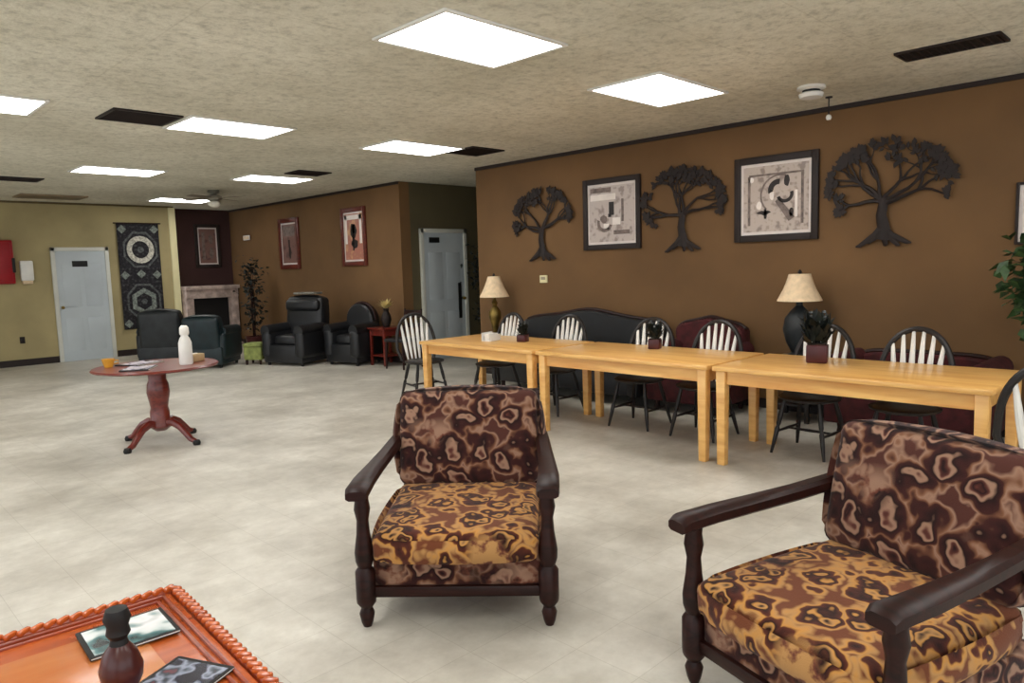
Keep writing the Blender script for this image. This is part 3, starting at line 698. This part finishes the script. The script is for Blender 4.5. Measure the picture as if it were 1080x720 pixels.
def metal_tree(label, y, z, w_, h_, seed, lean=0):
    rnd = random.Random(seed)
    r = thing('metal_tree', label, 'wall decoration', (XW, y, z), face(-1, 0), 'dark metal trees on the brown wall')
    tb = B(); lf = B(); yy = -.034
    k = h_/.92
    tb.tube([(0, yy, .05*k), (.01, yy, .15*k), (-.015*k, yy, .27*k), (.01, yy, .42*k)], [.075*k, .055*k, .045*k, .04*k], 8, flat=.35)
    for x, zz, in ((-.2, -.0), (-.12, .03), (.13, .0), (.21, .02), (.03, 0)):
        tb.tube([(0, yy, .15*k), (x*.35*k, yy, .09*k), (x*k, yy, zz*k), (x*1.15*k, yy, (zz-.005)*k)], [.05*k, .032*k, .02*k, .008*k], 6, flat=.4)
    def lfat(p, a):
        L = rnd.uniform(.045, .075)*k; W = L*.6
        c_, s_ = math.cos(a), math.sin(a)
        poly = [(0, 0), (.25*L, .45*W), (.6*L, .42*W), (L, 0), (.6*L, -.42*W), (.25*L, -.45*W)]
        lf.prism([(p[0]+x*c_-z_*s_, p[1]+x*s_+z_*c_) for x, z_ in poly], .006, Matrix.Translation((0, yy-.012+rnd.uniform(-.006, .004), 0)))
    def grow(x, zz, a, L, rr, d):
        pts = [(x, zz)]; aa = a
        for i in range(4):
            aa += rnd.uniform(-.35, .35)
            nx = pts[-1][0]+math.cos(aa)*L/4; nz = pts[-1][1]+math.sin(aa)*L/4*(.85)
            q = ((nx-lean)/(w_/2))**2+((nz-h_*.6)/(h_*.43))**2
            if q > .82: aa += .7*(1 if rnd.random() > .5 else -1); break
            pts.append((nx, nz))
            if d >= 2 and rnd.random() < .55:
                for _ in range(1): lfat((nx, nz), aa+rnd.uniform(-1.4, 1.4))
        if len(pts) > 1: tb.tube([(p[0], yy, p[1]) for p in pts], [max(.0035, rr*(1-.5*i/len(pts))) for i in range(len(pts))], 5, flat=.6)
        if d < 3:
            for _ in range(3 if d == 0 else 2):
                grow(pts[-1][0], pts[-1][1], aa+rnd.uniform(-.8, .8), L*.72, rr*.6, d+1)
        if d >= 2: lfat(pts[-1], aa+rnd.uniform(-1, 1)); lfat(pts[-1], aa+rnd.uniform(-2, 2))
    for a in (.2, .62, 1.1, 1.57, 2.05, 2.5, 2.95):
        grow(rnd.uniform(-.02, .02), (.36+.05*rnd.random())*k, a, .30*k*(w_/1.12 if abs(a-1.57) > .6 else .9), .022*k, 0)
    tb.out('trunk_and_branches', METALD, r); o = lf.out('leaves', METALD, r, False); return r
metal_tree('dark metal tree wall sculpture, leftmost and beside the wall corner', 6.57, 1.62, 1.1, .93, 11)
metal_tree('dark metal tree wall sculpture in the middle, between the two framed prints', 4.44, 1.67, 1.12, .9, 27)
metal_tree('dark metal tree wall sculpture at the right, widest crown, above the rightmost chair', 2.34, 1.645, 1.16, .93, 35, .03)

# quilt on the ochre wall
r = thing('wall_quilt', 'black hanging quilt with two pale ring medallions beside the grey door', 'quilt', (5.04, YB, 1.56), 0)
QW, QH = .78, 2.08
q = B(); nx, nz = 16, 30; g = []
for j in range(nz+1):
    g.append([q.b.verts.new((-QW/2+QW*i/nx, -.035-.008*math.sin(i*1.1)*(.4+j/nz), QH/2-QH*j/nz)) for i in range(nx+1)])
for j in range(nz):
    for i in range(nx): q.b.faces.new((g[j][i], g[j][i+1], g[j+1][i+1], g[j+1][i]))
o = q.out('cloth', QUILT, r, 'raw'); md = o.modifiers.new('thickness', 'SOLIDIFY'); md.thickness = .012
for cz, m, n_, r0, r1 in ((.53, QRING, 24, .17, .27), (-.5, QRINGG, 6, .17, .27)):
    B().ring(r0, r1, -.058, -.045, (.02, cz), n_, sx=.95, rot=PI/6).out('medallion_ring', m, r, False)
    B().ring(0.001, .06, -.058, -.045, (.02, cz), n_).out('medallion_centre', QGREY, r, False)
    B().ring(r1+.07, r1+.11, -.056, -.045, (.02, cz), 8, sx=.9, rot=PI/8).out('octagon_band', QGREY, r, False)
qb = B()
for x, z in ((-.3, .93), (.3, .93), (-.3, .03), (.3, .03), (-.3, -.93), (.3, -.93), (0, .05)): qb.box((x, -.052, z), (.12, .012, .12), rot=(0, PI/4, 0))
qb.out('corner_patch', QRINGG, r, False)
B().tube([(-QW/2-.05, -.04, QH/2+.01), (QW/2+.05, -.04, QH/2+.01)], .012, 8).out('hanging_rod', DARKWOOD, r)
# things on the ochre wall
r = thing('red_cabinet', 'red wall cabinet at the far left edge of the photo', 'fire cabinet', (2.66, YB, 1.88), 0)
B().box((0, -.07, 0), (.5, .14, .78), bev=.03).out('body', RED, r)
B().box((0, -.146, 0), (.42, .016, .68), bev=.006).out('door', RED, r); B().box((.235, -.13, -.06), (.05, .05, .26), bev=.01).out('latch', BLACK, r)
r = thing('paper_dispenser', 'white paper dispenser on the ochre wall beside the red cabinet', 'dispenser', (3.1, YB, 1.69), 0)
B().box((0, -.05, .03), (.2, .1, .36), bev=.02).out('housing', WHITE, r); B().box((0, -.055, -.18), (.16, .07, .06), bev=.01).out('tray', LINEN, r)
r = thing('wall_outlet', 'small dark socket low on the ochre wall left of the grey door', 'socket', (2.94, YB, .47), 0)
B().box((0, -.006, 0), (.08, .012, .12), bev=.003).out('plate', METALD, r); B().lathe([(0, 0), (.022, 0), (.022, .01), (0, .01)], (0, -.012, 0), 12, mtx=Matrix.Rotation(PI/2, 4, 'X')).out('plug', BLACK, r)

# ------------------------------------------------------------------ lounge in the far corner
def club(name, label, loc, rz, W, D, h, m, rounded=False, trim=None):
    r = thing(name, label, 'armchair', loc, rz)
    B().box((0, 0, .2), (W-.08, D-.06, .3), bev=.03).out('base', m, r)
    B().box((0, -.05, .42), (W-.42, D-.3, .16), bev=.05, seg=3, puff=.1, cuts=4).out('seat_cushion', m, r)
    if rounded:
        poly = [(-W/2+.1, .2)]+[(-(W/2-.1)*math.cos(PI*k/16), h*.72+h*.28*math.sin(PI*k/16)) for k in range(17)]+[(W/2-.1, .2)]
        B().prism(poly, .22, Matrix.Translation((0, D/2-.24, 0)), bev=.03).out('backrest', m, r)
        if trim: B().tube([(x, D/2-.13, z+.012) for x, z in poly[1:-1]], .024, 8).out('wood_trim', trim, r)
    else:
        B().box((0, D/2-.14, h*.62), (W-.14, .26, h*.76-.02), bev=.07, seg=4, puff=.08, cuts=4, rot=(-.1, 0, 0)).out('backrest', m, r)
        B().box((0, D/2-.2, h-.16), (W-.2, .24, .2), bev=.07, seg=4, rot=(-.1, 0, 0)).out('head_pillow', m, r)
    for s in (-1, 1):
        B().box((s*(W/2-.1), -.03, .36), (.2, D-.08, .46), bev=.07, seg=4).tube([(s*(W/2-.1), -D/2+.03, .58), (s*(W/2-.1), D/2-.14, .6)], .1, 14).out('arm', m, r)
    for sx in (-1, 1):
        for sy in (-1, 1): B().lathe([(.025, 0), (.03, .06)], (sx*(W/2-.1), sy*(D/2-.1), 0), 10).out('foot', BLACK, r)
    return r
club('club_chair', 'charcoal leather armchair seen behind the round table, left of the teal one', (4.66, 13.3, 0), face(.62, .78), .84, .8, .98, LEATHERG)
club('club_chair', 'dark teal leather armchair behind the white bottle', (5.06, 12.42, 0), face(.75, .66), .78, .78, .88, TEALL)
club('recliner', 'big black leather recliner in front of the far brown wall', (6.12, 11.38, 0), face(-.85, -.3), .92, .84, 1.14, LEATHER)
club('round_back_chair', 'black round-backed chair with dark wood trim beside the recliner', (6.68, 10.5, 0), face(-.95, -.2), .8, .7, 1.0, LEATHER, True, DARKWOOD)
r = thing('folded_throw', 'pale grey folded throw over the back of the black recliner', 'blanket', (6.42, 11.49, 1.185), face(-.85, -.3))
B().box((0, 0, .0), (.46, .24, .035), bev=.015, seg=3).out('cloth', mat('grey_throw', (110, 108, 100), .9, .2, 20), r)
r = thing('green_footstool', 'small olive green footstool on the floor between the black leather seats', 'footstool', (5.64, 11.97, 0), .7)
B().box((0, 0, .2), (.32, .32, .24), bev=.03, seg=3).out('body', GREENU, r); B().box((0, 0, .335), (.34, .34, .07), bev=.03, seg=3, puff=.1, cuts=3).out('cushion', GREENU, r)
for sx in (-1, 1):
    for sy in (-1, 1): B().lathe([(.02, 0), (.028, .09)], (sx*.12, sy*.12, 0), 8).out('foot', DARKWOOD, r)
end_table('red-brown end table against the far brown wall, right of the round-backed chair', (6.9, 9.86, 0), MAHOG, .62, .46)
r = thing('flower_vase', 'slim dark vase of cream dried flowers on the red-brown end table', 'vase', (6.9, 9.86, .62))
B().lathe([(0, 0), (.05, 0), (.06, .03), (.085, .12), (.07, .2), (.04, .26), (.055, .3), (.04, .3)], n=18).out('vase', METALD, r)
f = B(); random.seed(8)
for k in range(60):
    a = random.uniform(0, 2*PI); e_ = random.uniform(.2, 1.4); f.leaf((math.cos(a)*.02, math.sin(a)*.02, .3+random.uniform(0, .05)), (math.cos(a)*math.cos(e_), math.sin(a)*math.cos(e_), math.sin(e_)), (math.cos(a), math.sin(a), .5), random.uniform(.08, .16), .05)
f.out('flowers', CREAMF, r, 'raw')
# dark side chair by the corner
r = thing('side_chair', 'small dark wooden side chair against the far brown wall beside the grey door', 'chair', (6.8, 9.3, 0), face(-1, -.15)); 
B().box((0, 0, .45), (.42, .42, .05), bev=.015, seg=3).out('seat', LEATHER, r)
for s in (-1, 1):
    B().tube([(s*.18, -.18, .44), (s*.19, -.19, 0)], [.02, .014], 8).out('leg', DARKWOOD, r)
    B().tube([(s*.18, .26, .92), (s*.18, .2, .46), (s*.19, .22, 0)], [.016, .02, .014], 8).out('leg', DARKWOOD, r)
B().box((0, .25, .84), (.36, .02, .12), bev=.006).box((0, .225, .66), (.36, .02, .08), bev=.006).out('backrest', DARKWOOD, r)
# pale mantel
r = thing('mantelpiece', 'pale stone-coloured mantelpiece with a dark opening against the alcove wall', 'fireplace', (6.56, YA, 0), 0)
MW = 1.14
B().box((0, -.17, 1.28), (MW+.04, .34, .08), bev=.012).box((0, -.15, 1.15), (MW, .26, .2), bev=.01).out('mantel_shelf', STONE, r)
for s in (-1, 1): B().box((s*(MW/2-.08), -.14, .53), (.16, .26, 1.06), bev=.012).out('side_pillar', STONE, r)
B().box((0, -.06, .54), (MW-.3, .06, 1.06)).out('firebox', BLACK, r)
B().box((0, -.2, .025), (MW, .4, .05), bev=.01).out('hearth', STONE, r)
lg = B()
for k in range(4): lg.tube([(-.28+.02*k, -.16-.03*(k % 2), .1+.05*(k//2)), (.28, -.18+.02*k, .11+.05*(k//2))], .035, 8)
lg.out('logs', DARKWOOD, r)

# ------------------------------------------------------------------ plants
random.seed(21)
def tree_plant(label, loc, h, rad, m, zc, nl=500, seed=1, name='potted_ficus', ll=.1):
    rnd = random.Random(seed)
    r = thing(name, label, 'plant', loc)
    B().lathe([(0, 0), (.13, 0), (.15, .03), (.18, .26), (.19, .28), (.17, .28), (.15, .24), (0, .24)], n=20).out('pot', TERRA, r)
    B().lathe([(0, .245), (.155, .25)], n=16).out('soil', SOIL, r)
    t_ = B()
    for k in range(3): t_.tube([(.02*math.cos(k*2.1), .02*math.sin(k*2.1), .24), (.04*math.cos(k*2.1+1.5), .04*math.sin(k*2.1+1.5), h*.45), (.1*math.cos(k*2.1+2.4)*rad*2, .1*math.sin(k*2.1+2.4)*rad*2, h*.8)], [.016, .013, .006], 7)
    f = B()
    for k in range(26):
        a = rnd.uniform(0, 2*PI); e_ = rnd.uniform(-.9, 1.3); R_ = rad*rnd.uniform(.5, 1)
        p = Vector((math.cos(a)*math.cos(e_)*R_, math.sin(a)*math.cos(e_)*R_, zc+math.sin(e_)*(h-zc)))
        t_.tube([(0, 0, zc-.1), p*.5+Vector((0, 0, zc*.5)), p], [.006, .005, .003], 5)
        for q in range(nl//26):
            o_ = Vector([rnd.gauss(0, .09) for _ in range(3)]); d = Vector((rnd.uniform(-1, 1), rnd.uniform(-1, 1), rnd.uniform(-1, .4)))
            pp = p+o_
            if d.length > .1: f.leaf(pp, d, (rnd.uniform(-1, 1), rnd.uniform(-1, 1), 1), ll*rnd.uniform(.7, 1.2), ll*.5)
    t_.out('stem', DARKWOOD, r); f.out('foliage', m, r, 'raw'); return r
tree_plant('leafy green indoor tree cut off by the right edge of the photo', (6.42, .80, 0), 1.72, .38, LEAF, 1.35, 1000, 3, ll=.13)
tree_plant('tall dark leafy plant in the recess to the right of the grey door', (8.62, 9.3, 0), 1.9, .2, LEAFD, 1.2, 420, 5, 'tall_plant')
tree_plant('tall dark plant in the alcove corner beside the pale mantel', (6.68, 14.2, 0), 1.75, .14, LEAFD, 1.0, 420, 6, 'tall_plant')
